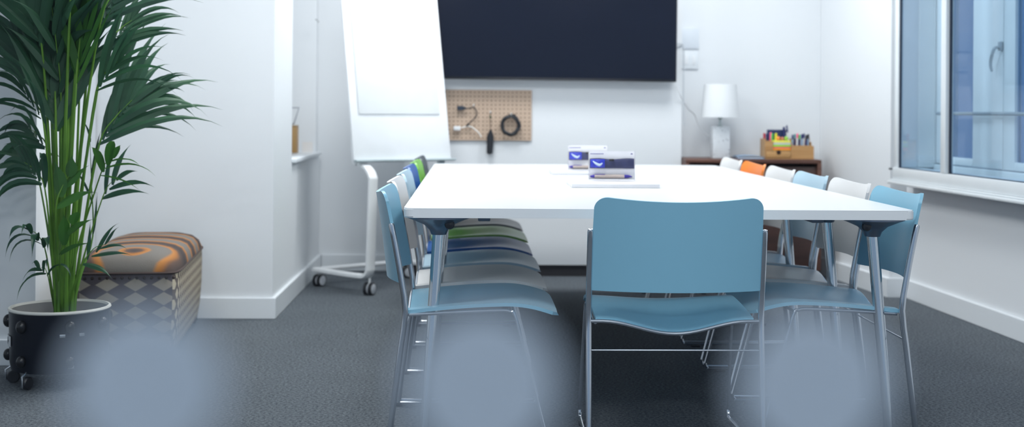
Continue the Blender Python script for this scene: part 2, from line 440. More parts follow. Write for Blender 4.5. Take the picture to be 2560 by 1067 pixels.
# ------------------------------------------------------------------ conference table
tb = thing('conference_table', (0.5925, 5.82, 0), 'long white conference table on chrome legs with chairs around it', 'table')
TOP = mat('white_laminate', (0.84, 0.86, 0.88), 0.28, noise=(2, 0.01))
tpm = MB(); cr = 0.03
tpm.prism([(-0.8025+cr*(1-math.cos(a)) if sx < 0 else 0.8025-cr*(1-math.cos(a)), sy*(1.72-cr*(1-math.sin(a)))) for sx, sy, rng in
           ((1, -1, 1), (1, 1, 0), (-1, 1, 1), (-1, -1, 0)) for a in ([PI/2-PI/2*k/6 for k in range(7)] if rng else [PI/2*k/6 for k in range(7)])], 0.700, 0.730)
bmesh.ops.bevel(tpm.bm, geom=[e for e in tpm.bm.edges if abs(e.verts[0].co.z-e.verts[1].co.z) < 1e-5], offset=0.004, segments=2, affect='EDGES')
tpm.build('tabletop', TOP, tb)
BRK = mat('cast_aluminium', (0.16, 0.19, 0.25), 0.35, 0.7)
TL = mat('leg_chrome', (0.62, 0.66, 0.70), 0.14, 1.0, noise=(4, 0.02))
for sx in (-1, 1):
    for ly in (-1.62, -1.08, -0.45, 1.60):
        lx = sx*0.695; fy = ly-(0.06 if ly < 0 else -0.06); fx = sx*0.735
        b = MB().tube([(lx, ly, 0.652), (fx, fy, 0.012)], [0.0195, 0.0150], seg=20)
        lg = b.build('table_leg', TL, tb)
        MB().lathe([(0.016, 0.0), (0.017, 0.006), (0.016, 0.012)], fx, fy, seg=16).build('foot', BLACKP, lg)
        q = MB()
        q.lathe([(0.024, 0.640), (0.030, 0.655), (0.048, 0.672), (0.085, 0.688), (0.102, 0.694), (0.102, 0.6995)], lx, ly, seg=28)
        q.build('bracket', BRK, tb)
        MB().lathe([(0, 0.0), (0.013, 0.001), (0.016, 0.008), (0.013, 0.016), (0, 0.018)], seg=14,
                   M=Matrix.Translation((lx-0.035*sx, ly-0.045, 0.676)) @ Matrix.Rotation(PI/2, 4, 'X')).build('bracket_knob', BLACKP, tb)
for sx in (-1, 1):
    MB().box(sx*0.55-0.02, sx*0.55+0.02, -1.5, 1.5, 0.672, 0.6995, bev=0.003).build('under_rail', BRK, tb)

# ------------------------------------------------------------------ display cases, trays, pens on the table
PAPER = mat('white_card', (0.92, 0.92, 0.94), 0.6)
ACR = glass_mat('clear_acrylic', (0.99, 0.99, 1.0), 0.03)
TRAYM = mat('tray_white', (0.76, 0.76, 0.79), 0.45)
def tray(x0, x1, y0, y1, lab):
    t = MB().box(x0, x1, y0, y1, 0.7305, 0.747, bev=0.002).build('paper_tray', TRAYM)
    return tag(t, lab, 'tray', 'white trays on the table')
tray(0.398, 0.750, 5.232, 5.56, 'flat white tray nearer the viewer on the table under a display case')
tray(0.384, 0.705, 6.292, 6.58, 'flat white tray farther down the table under the rear display case')
LEAN = -0.035
def leaned(x, y, p):
    v = Matrix.Rotation(LEAN, 3, 'X') @ Vector(p); return (x+v.x, y+v.y, 0.7492+v.z)
def case(x, y, lab):
    t = thing('display_case', (x, y, 0.7492), lab, 'display case', group='clear display cases on the table'); t.rotation_euler.x = LEAN
    MB().box(0, 0.193, 0.028, 0.030, 0.004, 0.121).build('backing_card', PAPER, t)
    f = MB().box(0, 0.193, 0.0, 0.002, 0.0, 0.122).box(0, 0.002, 0.002, 0.034, 0, 0.122).box(0.191, 0.193, 0.002, 0.034, 0, 0.122).box(0.002, 0.191, 0.002, 0.034, 0, 0.003)
    f.build('acrylic_shell', ACR, t)
    w = MB()
    for k in range(9): w.box(0.008+k*0.0062, 0.0125+k*0.0062, 0.0272, 0.0281, 0.108, 0.112)
    w.box(0.176, 0.184, 0.0272, 0.0281, 0.108, 0.1125).box(0.176, 0.183, 0.0272, 0.0281, 0.012, 0.018)
    w.build('printed_line', mat('print_violet', (0.22, 0.22, 0.42), 0.6), t)
    return t
POUCH = mat('pouch_navy', (0.03, 0.035, 0.11), 0.4, noise=(60, 0.5), bump=(70, 0.002))
PBLUE = mat('pouch_cobalt', (0.03, 0.05, 0.55), 0.25, noise=(70, 0.5))
PWHT = mat('pouch_mark', (0.7, 0.85, 0.95), 0.4)
def pouch(x, y, lab):
    t = thing('marker_pouch', leaned(x, y, (0.0045, 0.008, 0.0495)), lab, 'pouch', group='dark blue pouches in the display cases'); t.rotation_euler.x = LEAN
    m = MB()
    def fn(u, v):
        a = (1-(2*v-1)**4)
        xx = 0.185*u; zz = 0.040*v + 0.002*math.sin(9*u)*v
        return Vector((xx, 0.012-0.006*a*(0.7+0.3*math.sin(17*u)), zz)), Vector((0, 1, 0))
    m.slab(fn, 30, 8, 0.004); m.build('pouch_body', POUCH, t)
    MB().box(0.002, 0.062, 0.0015, 0.0045, 0.003, 0.038, bev=0.001).build('blue_panel', PBLUE, t)
    MB().tube([(0.012, 0.001, 0.030), (0.025, 0.001, 0.020), (0.040, 0.001, 0.014), (0.052, 0.001, 0.022)], [0.002, 0.005, 0.006, 0.002], seg=8, smooth=3).build('pale_mark', PWHT, t)
    MB().box(0.080, 0.100, 0.001, 0.004, 0.030, 0.039, bev=0.001).build('pull_tab', BLACKP, t)
    return t
PVIO = mat('pen_violet', (0.05, 0.03, 0.38), 0.35); PBEI = mat('pen_beige', (0.62, 0.52, 0.46), 0.5)
def pen(x, y, lab):
    t = thing('marker_pen', leaned(x, y, (0.006, 0.0045, 0.0165)), lab, 'marker pen', group='pens in the display cases'); t.rotation_euler.x = LEAN
    MB().tube([(0.018, 0.012, 0), (0.142, 0.012, 0)], 0.0075, seg=14).build('barrel', PBEI, t)
    MB().tube([(0.0, 0.012, 0), (0.004, 0.012, 0), (0.018, 0.012, 0)], [0.002, 0.0045, 0.0076], seg=14).build('tail_cap', PVIO, t)
    MB().tube([(0.142, 0.012, 0), (0.158, 0.012, 0), (0.172, 0.012, 0)], [0.0078, 0.0065, 0.0022], seg=14).build('nib_cap', PVIO, t)
    MB().box(0.02, 0.062, 0.008, 0.014, 0.0065, 0.0095, bev=0.001).build('clip', PVIO, t)
    return t
case(0.486, 5.45, 'clear display case nearer the viewer with a blue pouch and a pen inside')
case(0.466, 6.36, 'clear display case farther down the table, half hidden by the nearer one')
pouch(0.486, 5.45, 'dark blue pouch with a cobalt panel in the nearer display case'); pouch(0.466, 6.36, 'dark blue pouch in the rear display case, partly hidden')
pen(0.486, 5.45, 'beige pen with violet ends in the nearer display case'); pen(0.466, 6.36, 'beige pen with violet end in the rear display case, partly hidden')

# ------------------------------------------------------------------ wall screen
tv = thing('wall_screen', (0.50, 8.19, 1.66), 'large black flat screen mounted on the white wall above the pegboard', 'television')
tv.rotation_euler = (0, math.radians(0.35), 0)
SCR = mat('screen_glass', (0.006, 0.008, 0.018), 0.12, spec=0.4)
MB().box(-0.768, 0.768, -0.045, 0.0, -0.436, 0.436, bev=0.006).build('bezel', mat('bezel_black', (0.01, 0.012, 0.018), 0.3), tv)
MB().box(-0.758, 0.758, -0.0475, -0.044, -0.420, 0.426).build('screen', SCR, tv)
MB().box(-0.30, 0.30, 0.0, 0.055, -0.2, 0.2, bev=0.004).build('wall_mount', BLACKP, tv)

# ------------------------------------------------------------------ pegboard with cables
pg = thing('pegboard', (0.095, 8.248, 0.85), 'tan perforated pegboard on the wall under the screen', 'pegboard')
PEG = mat('hardboard_tan', (0.56, 0.42, 0.32), 0.75, noise=(20, 0.05))
HOL = mat('peg_hole_shade', (0.20, 0.13, 0.09), 0.9)  # hole insides coloured dark to stand for the shade in them
pm = MB(); NX, NZ, P0 = 21, 12, 0.0262
bwid = NX*P0; bh = 0.311; pz = bh/NZ
for i in range(NX):
    for j in range(NZ):
        x0 = -bwid/2+i*P0; z0 = j*pz; cx, cz = x0+P0/2, z0+pz/2
        sq = [(x0, z0), (x0+P0/2, z0), (x0+P0, z0), (x0+P0, z0+pz/2), (x0+P0, z0+pz), (x0+P0/2, z0+pz), (x0, z0+pz), (x0, z0+pz/2)]
        an = [math.radians(225+45*k) for k in range(8)]
        A = [pm.bm.verts.new((x, -0.012, z)) for x, z in sq]
        B = [pm.bm.verts.new((cx+0.0042*math.cos(a), -0.012, cz+0.0042*math.sin(a))) for a in an]
        D = [pm.bm.verts.new((cx+0.0042*math.cos(a), -0.005, cz+0.0042*math.sin(a))) for a in an]
        for k in range(8):
            pm.mi = 0; pm._f([A[k], A[(k+1) % 8], B[(k+1) % 8], B[k]]); pm.mi = 1; pm._f([B[k], B[(k+1) % 8], D[(k+1) % 8], D[k]])
        pm._f(D)
pm.mi = 0
pm.box(-bwid/2, bwid/2, -0.0048, -0.001, 0, bh)
pm.box(-bwid/2-0.002, -bwid/2, -0.012, -0.001, 0, bh).box(bwid/2, bwid/2+0.002, -0.012, -0.001, 0, bh).box(-bwid/2, bwid/2, -0.012, -0.001, bh, bh+0.002).box(-bwid/2, bwid/2, -0.012, -0.001, -0.002, 0)
pm.build('board', [PEG, HOL], pg, smooth=False)
HOOK = mat('hook_white', (0.85, 0.86, 0.84), 0.4)
for hx_, hz_ in ((0.010, 1.062), (0.114, 1.020), (0.244, 1.008)):
    lx, lz = hx_-0.095, hz_-0.85
    MB().tube([(lx, -0.012, lz), (lx, -0.03, lz), (lx, -0.040, lz+0.002), (lx, -0.042, lz+0.012)], [0.003, 0.003, 0.0035, 0.006], seg=8, smooth=3).build('hook', HOOK, pg)
YB = 8.214
RUB = mat('cable_black', (0.014, 0.016, 0.022), 0.5)
t = thing('adapter_cable', (0.01, YB, 1.06), 'short black cable with a square plug on the pegboard', 'cable', group='things hanging on the pegboard')
MB().tube([(-0.055, 0, -0.012), (-0.03, 0, -0.012), (0.0, -0.004, -0.006), (0.018, -0.004, -0.03), (0.016, 0, -0.062), (-0.01, 0, -0.090), (-0.030, 0, -0.112)], 0.0033, seg=8, smooth=5).build('cord', RUB, t)
MB().box(-0.103, -0.062, -0.008, 0.008, -0.025, 0.003, bev=0.003).box(-0.062, -0.05, -0.005, 0.005, -0.020, -0.003, bev=0.002).build('plug', mat('plug_dark', (0.02, 0.03, 0.05), 0.4), t)
MB().tube([(-0.028, 0, -0.105), (-0.041, 0, -0.122)], 0.0062, seg=8).build('tip', BLACKP, t)
t = thing('adapter_cable', (-0.035, YB, 0.93), 'short white cable with a flat plug near the bottom of the pegboard', 'cable', group='things hanging on the pegboard')
MB().tube([(-0.03, 0.004, -0.004), (0.0, 0.004, 0.004), (0.03, 0.004, 0.003), (0.055, 0.004, -0.014), (0.078, 0.004, -0.034), (0.094, 0.004, -0.060)], 0.0032, seg=8, smooth=5).build('cord', HOOK, t)
MB().box(-0.078, -0.036, -0.002, 0.010, -0.020, 0.006, bev=0.002).build('plug', POWDER, t)
t = thing('cable_tie_pouch', (0.114, YB, 1.008), 'black elongated pouch hanging by a cord below the pegboard edge', 'pouch', group='things hanging on the pegboard')
def padfn(u, v):
    z = -0.092-0.152*u; w = 0.022*min(1, (0.25+2.6*u))*(1 if u < .93 else 1-0.6*(u-.93)/.07); w = min(w, 0.0225-0.004*u)
    return Vector((w*(2*v-1)+0.003-0.006*u, -0.010*(1-(2*v-1)**2)+0.004, z)), Vector((0, 1, 0))
MB().slab(padfn, 20, 8, 0.012).build('pouch_body', RUB, t)
MB().tube([(0, -0.002, 0.010), (-0.002, 0, -0.03), (0.001, 0, -0.10)], 0.0022, seg=6, smooth=4).build('cord', mat('cord_brown', (0.2, 0.14, 0.09), 0.7), t)
MB().box(-0.006, 0.006, -0.008, 0.002, -0.02, -0.004, bev=0.002).build('clasp', mat('clasp_olive', (0.10, 0.12, 0.07), 0.4), t)
t = thing('coiled_cable', (0.240, YB, 0.944), 'thick coil of black cable hanging on the right side of the pegboard', 'cable', group='things hanging on the pegboard')
pts = []
for k in range(5*28+1):
    a = PI/2+2*PI*k/28; r = 0.0535+0.0065*math.sin(a*1.37+1)+0.002*math.sin(5.1*a)
    pts.append((r*0.97*math.cos(a), -0.004+0.008*math.sin(a*0.6), r*1.06*math.sin(a)))
MB().tube(pts, 0.0058, seg=8).build('coil', RUB, t)
MB().tube([(0.018, -0.006, 0.056), (0.026, -0.006, 0.068), (0.032, -0.004, 0.040)], 0.004, seg=6, smooth=4).build('strap', RUB, t)

# ------------------------------------------------------------------ flip chart on castors
fc = thing('flip_chart', (-0.55, 7.40, 0), 'white flip chart board leaning back on a wheeled white frame', 'flip chart')
u_ = Vector((0.835, 0.551, 0)).normalized(); n_ = Vector((0.551, -0.835, 0)).normalized()
up = (Vector((0, 0, 1))-n_*0.18).normalized(); nn = u_.cross(up)
if nn.dot(n_) < 0: nn = -nn
MBd = Matrix(((u_.x, -nn.x, up.x, -0.657), (u_.y, -nn.y, up.y, 7.40), (u_.z, -nn.z, up.z, 0.752), (0, 0, 0, 1)))
base = Matrix.Translation((0.55, -7.40, 0)) @ MBd
BRD = mat('board_white', (0.86, 0.885, 0.91), 0.25)
MB().box(0, 0.645, 0.0, 0.018, 0, 1.10, bev=0.006, M=base).build('board', BRD, fc)
MB().box(0.052, 0.588, -0.008, -0.001, 0.262, 1.07, bev=0.001, M=base).build('paper_pad', mat('pad_paper', (0.77, 0.80, 0.815), 0.7), fc)
MB().box(0.0, 0.66, -0.030, 0.004, -0.014, -0.002, bev=0.002, M=base).build('pen_ledge', mat('ledge_grey', (0.50, 0.58, 0.60), 0.35, 0.3), fc)
MB().box(0.56, 0.60, 0.004, 0.03, -0.035, -0.012, bev=0.003, M=base).build('ledge_bracket', mat('ledge_grey', (0.5, 0.58, 0.6)), fc)
def flat_tube(mb, pts, w, h):
    P = [Vector(p) for p in pts]; rings = []
    for i in range(len(P)):
        a = P[max(i-1, 0)]; b = P[min(i+1, len(P)-1)]; t_ = (b-a).normalized()
        s_ = u_.copy() if True else None
        s_ = (s_-t_*s_.dot(t_))
        if s_.length < .2: s_ = Vector((0, 0, 1))-t_*t_.z
        s_.normalize(); q_ = t_.cross(s_)
        rings.append([mb.bm.verts.new(P[i]+s_*w*cx+q_*h*cy) for cx, cy in ((-1, -.6), (-.7, -1), (.7, -1), (1, -.6), (1, .6), (.7, 1), (-.7, 1), (-1, .6))])
    for A, B in zip(rings, rings[1:]):
        for k in range(8): mb._f([A[k], A[(k+1) % 8], B[(k+1) % 8], B[k]])
    mb._f(rings[0][::-1]); mb._f(rings[-1])
def smooth_path(pts, n=6):
    P = [Vector(p) for p in pts]; Q = []
    for i in range(len(P)-1):
        p0 = P[i-1] if i > 0 else P[0]*2-P[1]; p1, p2 = P[i], P[i+1]; p3 = P[i+2] if i+2 < len(P) else P[-1]*2-P[-2]
        for k in range(n):
            t = k/n; Q.append(0.5*((2*p1)+(-p0+p2)*t+(2*p0-5*p1+4*p2-p3)*t*t+(-p0+3*p1-3*p2+p3)*t**3))
    Q.append(P[-1]); return Q
def rel(p): return (p[0]+0.55, p[1]-7.40, p[2])
def upright(dx, dy, name, tall=True):
    m = MB()
    top = Vector((-0.655+dx, 7.47+dy, 0.752)) 
    pts = [rel(p) for p in ((top.x-0.02, top.y+0.15, 1.3), (top.x+0.0, top.y+0.02, 0.79), (top.x+0.03, top.y-0.01, 0.735), (top.x+0.075, top.y-0.055, 0.705), (top.x+0.102, top.y-0.085, 0.66), (top.x+0.105, top.y-0.09, 0.60), (top.x+0.095, top.y-0.09, 0.2), (top.x+0.092, top.y-0.09, 0.135), (top.x+0.07, top.y-0.07, 0.105), (top.x+0.03, top.y-0.03, 0.100), (top.x-0.10, top.y+0.10, 0.100), (top.x-0.25, top.y+0.27, 0.100))]
    if not tall: pts = pts[4:]
    flat_tube(m, smooth_path(pts), 0.026, 0.013)
    m.build(name, POWDER, fc)
upright(0, 0, 'upright'); upright(0.50, 0.44, 'upright', False)
MB().tube([rel(p) for p in ((-0.905, 7.74, 0.100), (-0.66, 7.95, 0.100), (-0.405, 8.18, 0.100))], 0.014, seg=12).build('cross_bar', POWDER, fc)
WRIM = mat('castor_rim', (0.60, 0.63, 0.68), 0.4)
def castor(x, y, rz):
    c = thing('castor', (x+0.55, y-7.40, 0), None, None, rz); c.parent = fc
    for k in ('category', 'label'):
        if k in c: del c[k]
    for sy in (-1, 1):
        Mr = Matrix.Translation((0, sy*0.016, 0.036)) @ Matrix.Rotation(PI/2, 4, 'X')
        MB().lathe([(0, -0.010), (0.030, -0.010), (0.036, -0.007), (0.036, 0.007), (0.030, 0.010), (0, 0.010)], seg=28, M=Mr).build('wheel', BLACKP, c)
        Mr2 = Matrix.Translation((0, sy*0.016, 0.036)) @ Matrix.Rotation(PI/2, 4, 'X')
        MB().lathe([(0, -0.0125), (0.024, -0.012), (0.029, -0.0095), (0.029, 0.0095), (0.024, 0.012), (0, 0.0125)], seg=28, M=Mr2).build('wheel_cap', WRIM, c)
    MB().tube([(0, 0, 0.036), (0.004, 0, 0.095)], 0.006, seg=8).build('stem', POWDER, c)
    return c
for (x, y, r) in ((-0.565, 7.385, 1.15), (-0.885, 7.745, 1.0), (-0.07, 7.83, 0.9), (-0.39, 8.17, 0.4)): castor(x, y, r)

# ------------------------------------------------------------------ niche shelf and what stands on it
tag(box1('wall_shelf', (-1.319, -0.952, 7.208, 8.418, 0.743, 0.765), TRIM, bev=0.003), 'white shelf set into the wall niche beside the flip chart', 'shelf')
WOODL = wood_mat('light_oak', (0.36, 0.20, 0.06), (0.50, 0.30, 0.11), (20, 20, 3))
t = thing('wooden_box', (-1.14, 8.20, 0.7655), 'upright tan wooden box on the niche shelf', 'box')
MB().box(-0.06, 0.063, -0.05, 0.05, 0, 0.158, bev=0.003).build('box_body', WOODL, t)
MB().box(-0.06, 0.063, -0.05, 0.05, 0.1585, 0.170, bev=0.003).build('lid', wood_mat('darker_oak', (0.30, 0.19, 0.08), (0.38, 0.25, 0.11)), t)
tag(MB().tube([(-1.235, 8.2, 0.941), (-1.10, 8.2, 0.944), (-1.07, 8.2, 1.043), (-1.20, 8.2, 1.043)], 0.005, seg=8, closed=True).build('wire_stand', mat('wire_grey', (0.42, 0.45, 0.50), 0.4, 0.4)),
    'grey wire stand on top of the tan wooden box', 'stand')
tag(box1('blank_card', (-1.065, -1.00, 8.33, 8.34, 0.7655, 0.83), mat('card_ivory', (0.82, 0.80, 0.79), 0.7)), 'small blank white card standing in the niche behind the wooden box', 'card')
t = tag(MB().tube([(-0.989, 8.35, 1.60), (-0.975, 8.33, 1.595), (-0.968, 8.33, 1.58)], 0.004, seg=6).build('wall_hook', mat('hook_nickel', (0.4, 0.42, 0.43), 0.4, 0.5)), 'tiny grey hook in the niche corner above the shelf', 'hook')

# ------------------------------------------------------------------ cabinet with lamp and organiser
WAL = wood_mat('walnut', (0.075, 0.030, 0.020), (0.150, 0.062, 0.040), (2, 25, 25))
WALD = wood_mat('walnut_dark', (0.045, 0.022, 0.018), (0.085, 0.040, 0.032), (2, 25, 25))
cb = thing('sideboard', (1.742, 8.30, 0), 'dark walnut sideboard standing against the back wall beside the window', 'sideboard')
x0, x1, y0, y1 = -0.422, 0.422, -0.20, 0.205
MB().box(x0, x1, y0, y1, 0.722, 0.745, bev=0.003).box(x0, x0+0.024, y0, y1, 0.06, 0.722, bev=0.002).box(x1-0.024, x1, y0, y1, 0.06, 0.722, bev=0.002)\
    .box(x0+0.024, x1-0.024, y0, y1, 0.06, 0.084).box(x0+0.024, x1-0.024, y1-0.012, y1, 0.084, 0.722).build('carcass', WAL, cb)
for a, b in ((x0+0.026, -0.002), (0.002, x1-0.026)):
    d = MB().box(a, b, y0+0.02, y0+0.040, 0.088, 0.700, bev=0.002).build('door', WALD, cb)
    kx = b-0.03 if b < 0.1 else a+0.03
    MB().lathe([(0, 0), (0.007, 0.002), (0.010, 0.012), (0.007, 0.018), (0, 0.019)], seg=14, M=Matrix.Translation((kx, y0+0.019, 0.42)) @ Matrix.Rotation(PI/2, 4, 'X')).build('knob', mat('brass', (0.5, 0.33, 0.12), 0.35, 1.0), d)
for a in (x0+0.03, x1-0.03):
    for b in (y0+0.03, y1-0.03): MB().box(a-0.018, a+0.018, b-0.018, b+0.018, 0, 0.06, bev=0.003).build('foot', WALD, cb)

lp = thing('table_lamp', (1.562, 8.27, 0.7455), 'white shaded table lamp with speckled square stone base on the sideboard', 'lamp')
TERR = mat('speckled_stone', (0.70, 0.73, 0.76), 0.5, noise=(3, .02))
def terrazzo():
    m, n, l, b = nt('terrazzo'); tc = n.new('ShaderNodeTexCoord'); v = n.new('ShaderNodeTexVoronoi'); v.inputs['Scale'].default_value = 55
    l.new(tc.outputs['Object'], v.inputs['Vector']); r = n.new('ShaderNodeValToRGB'); r.color_ramp.interpolation = 'CONSTANT'
    r.color_ramp.elements[0].color = (0.34, 0.36, 0.40, 1); r.color_ramp.elements[1].position = 0.22; r.color_ramp.elements[1].color = (0.72, 0.76, 0.80, 1)
    l.new(v.outputs['Distance'], r.inputs[0]); l.new(r.outputs[0], b.inputs['Base Color']); b.inputs['Roughness'].default_value = .5; return m
MB().box(-0.053, 0.053, -0.053, 0.053, 0, 0.200, bev=0.004).build('lamp_base', terrazzo(), lp)
MB().lathe([(0.018, 0.200), (0.018, 0.206), (0.006, 0.210), (0.006, 0.245), (0.016, 0.25), (0.016, 0.262), (0, 0.262)], seg=18).build('neck', mat('pewter', (0.45, 0.52, 0.52), 0.35, 0.6), lp)
sh = MB()
prof = [(0.120, 0.258), (0.102, 0.465)]
sh.lathe([(0.120, 0.258), (0.102, 0.465), (0.0995, 0.465), (0.1175, 0.258)], seg=40, loop=True)
for A in (0,): pass
LS = mat('shade_linen', (0.79, 0.815, 0.84), 0.8)
sh.build('lamp_shade', LS, lp)
MB().tube([(-0.05, 0, 0.262), (0.05, 0, 0.262)], 0.002, seg=6).tube([(0, -0.114, 0.262), (0, 0.114, 0.262)], 0.002, seg=6).build('shade_spider', mat('pewter', (0.45, 0.52, 0.52)), lp)
tag(MB().tube([(1.275, 8.235, 1.20), (1.30, 8.22, 1.14), (1.36, 8.30, 1.06), (1.42, 8.40, 1.02), (1.44, 8.42, 0.98), (1.47, 8.40, 0.92), (1.508, 8.30, 0.875)], 0.0028, seg=6, smooth=6)
    .build('power_cord', mat('cord_white', (0.66, 0.68, 0.70), 0.5)), 'thin white cord running from behind the screen to the lamp', 'cord')
tag(MB().tube([(1.26, 8.21, 1.462), (1.300, 8.235, 1.462), (1.322, 8.24, 1.452), (1.325, 8.24, 1.40), (1.325, 8.24, 1.15), (1.330, 8.25, 0.95)], 0.0045, seg=8, smooth=4)
    .build('cable_conduit', mat('conduit_grey', (0.58, 0.62, 0.66), 0.45)), 'pale grey cable bent down the wall edge from the right of the screen', 'cable')
sk = thing('wall_socket', (1.408, 8.514, 1.372), 'white double wall socket right of the screen', 'socket')
MB().box(-0.052, 0.052, -0.012, 0, -0.058, 0.058, bev=0.003).build('faceplate', TRIM, sk)
for a in (-0.024, 0.024): MB().box(a-0.010, a+0.010, -0.015, -0.012, -0.03, 0.03, bev=0.001).build('switch', POWDER, sk)
tag(box1('junction_panel', (1.33, 1.465, 8.503, 8.5148, 1.445, 1.578), mat('panel_white', (0.72, 0.77, 0.83), 0.4), bev=0.002), 'flat white cover panel above the wall socket', 'panel')
# pale blue folder
t = thing('document_folder', (1.76, 8.27, 0.7455), 'pale blue folder lying flat between the lamp and the wooden organiser', 'folder')
FB = mat('folder_blue', (0.28, 0.40, 0.56), 0.5)
MB().box(-0.10, 0.068, -0.09, 0.10, 0, 0.005, bev=0.001).build('cover', FB, t)
MB().box(-0.095, 0.06, -0.085, 0.095, 0.0055, 0.010, bev=0.001).build('sheets', PAPER, t)
def ff(u, v): return Vector((-0.10+0.168*u, -0.09+0.19*v, 0.0135+0.008*math.sin(PI*u)*0.8)), Vector((0, 0, 1))
MB().slab(ff, 12, 2, 0.002).build('flap', FB, t)

og = thing('desk_organiser', (1.99, 8.27, 0.7455), 'light wooden desk organiser full of stationery on the sideboard', 'organiser')
OAK = wood_mat('organiser_wood', (0.46, 0.24, 0.085), (0.56, 0.32, 0.13), (3, 30, 30))
m = MB()
m.box(-0.155, 0.155, -0.06, 0.08, 0, 0.006)                         # floor
m.box(-0.155, -0.149, -0.06, 0.08, 0.006, 0.126)                     # left side
m.box(0.147, 0.153, -0.06, 0.08, 0.006, 0.080).box(0.147, 0.153, 0.0, 0.08, 0.080, 0.105).box(0.147, 0.153, 0.04, 0.08, 0.105, 0.130)
m.box(-0.149, 0.147, 0.074, 0.08, 0.006, 0.125)                     # back
m.box(0.010, 0.016, -0.06, 0.074, 0.006, 0.100)                      # divider
m.box(-0.149, 0.010, -0.06, 0.02, 0.050, 0.055)                      # shelf over the drawer
m.box(-0.149, 0.010, 0.014, 0.020, 0.055, 0.112)                     # mid wall
m.box(-0.149, -0.105, -0.060, -0.054, 0.055, 0.112)
m.box(0.016, 0.147, -0.06, -0.054, 0.006, 0.085)                     # right front
m.build('organiser_body', OAK, og)
dr = MB().box(-0.147, 0.008, -0.062, -0.057, 0.009, 0.048, bev=0.001).box(-0.146, 0.007, -0.057, 0.01, 0.010, 0.014).build('drawer', wood_mat('drawer_wood', (0.50, 0.28, 0.10), (0.60, 0.35, 0.15), (3, 30, 30)), og)
MB().lathe([(0, 0), (0.014, 0.0005), (0.014, 0.0015), (0, 0.002)], seg=20, M=Matrix.Translation((-0.069, -0.0615, 0.041)) @ Matrix.Rotation(PI/2, 4, 'X')).build('finger_hole_disc', mat('finger_hole_shade', (0.03, 0.015, 0.01), 0.9), dr)  # flat dark disc, its colour stands in for shade inside a hole
WX, WY, WZ = 1.99, 8.27, 0.7455
def note(z0, th, col, x0_, x1_, lab):
    o = MB().box(WX+x0_, WX+x1_, WY-0.055, WY+0.010, WZ+z0, WZ+z0+th, bev=0.0006).build('sticky_note_pad', mat('note_'+lab.split()[0], col, 0.7))
    tag(o, lab, 'note pad', 'sticky note pads in the wooden organiser')
note(0.0555, 0.0105, (0.95, 0.36, 0.02), -0.147, 0.008, 'orange sticky note pad at the bottom of the pile in the organiser')
note(0.0665, 0.0085, (0.92, 0.12, 0.16), -0.147, 0.008, 'pink sticky note pad above the orange one in the organiser')
note(0.0755, 0.013, (0.36, 0.72, 0.06), -0.147, 0.008, 'lime sticky note pad in the middle of the pile in the organiser')
note(0.0890, 0.012, (0.62, 0.66, 0.66), -0.100, 0.008, 'white sticky note pad under the yellow one in the organiser')
note(0.1015, 0.014, (0.88, 0.82, 0.12), -0.100, 0.008, 'yellow sticky note pad on top of the pile in the organiser')
NAVY = mat('notebook_navy', (0.012, 0.025, 0.10), 0.5)
tag(box1('notebook', (WX-0.118, WX+0.004, WY+0.045, WY+0.060, WZ+0.0075, WZ+0.182), NAVY, bev=0.001), 'navy notebook standing at the back of the organiser', 'notebook')
t = thing('marker_pen', (WX, WY, WZ), 'x', 'marker pen')
bpy.data.objects.remove(t)
def stick(px_, py_, z0, z1, r, cols, lab, tilt=0.0, cap=0.35, grp='highlighters in the left of the organiser', nm='highlighter', cat='highlighter'):
    t = thing(nm, (WX+px_, WY+py_, WZ+z0), lab, cat, group=grp); h = z1-z0; t.rotation_euler = (0, tilt, 0)
    MB().tube([(0, 0, 0.0), (0, 0, h*(1-cap)-0.0005)], r, seg=12).build('barrel', mat('pen_'+cols[0][0], cols[0][1], .4), t)
    MB().tube([(0, 0, h*(1-cap)), (0, 0, h-0.003), (0, 0, h)], [r*1.06, r*1.06, r*0.7], seg=12).build('cap', mat('pen_'+cols[1][0], cols[1][1], .4), t)
RED = ('crimson', (0.50, 0.02, 0.05)); PNK = ('pink', (0.90, 0.14, 0.28)); GRN = ('green', (0.05, 0.55, 0.12)); YEL = ('yellow', (0.85, 0.82, 0.05))
NV = ('navy', (0.02, 0.03, 0.14)); WH = ('white', (0.75, 0.77, 0.80)); SK = ('sky', (0.30, 0.45, 0.62)); TL_ = ('teal', (0.03, 0.25, 0.25)); BK = ('black', (0.02, 0.02, 0.03)); OR = ('coral', (0.85, 0.22, 0.08))
stick(-0.139, 0.034, 0.0075, 0.160, 0.0072, (RED, RED), 'crimson highlighter at the far left of the organiser')
stick(-0.122, 0.034, 0.0075, 0.158, 0.0068, (RED, NV), 'dark capped red marker second from the left in the organiser')
stick(-0.106, 0.034, 0.0075, 0.165, 0.0062, (PNK, PNK), 'pink highlighter between the red marker and the green highlighter', 0.05)
stick(-0.089, 0.034, 0.0075, 0.158, 0.0070, (GRN, GRN), 'green highlighter between the pink and yellow ones')
stick(-0.072, 0.034, 0.0075, 0.160, 0.0072, (YEL, YEL), 'yellow highlighter standing behind the sticky note pads', 0.05)
def ball(x_, col, lab, r=0.013):
    o = MB().lathe([(r*math.sin(PI*k/12), r-r*math.cos(PI*k/12)) for k in range(13)], WX+x_, WY-0.028, seg=18).build('rubber_eraser', mat('ball_'+lab.split()[0], col, 0.6))
    o.location.z = WZ+0.1156; tag(o, lab, 'eraser', 'round erasers on the sticky note pads')
ball(-0.066, (0.88, 0.30, 0.06), 'orange round eraser on the yellow note pad'); ball(-0.039, (0.55, 0.20, 0.10), 'brown round eraser in the middle on the yellow note pad', 0.011); ball(-0.014, (0.30, 0.60, 0.08), 'green round eraser at the right on the yellow note pad')
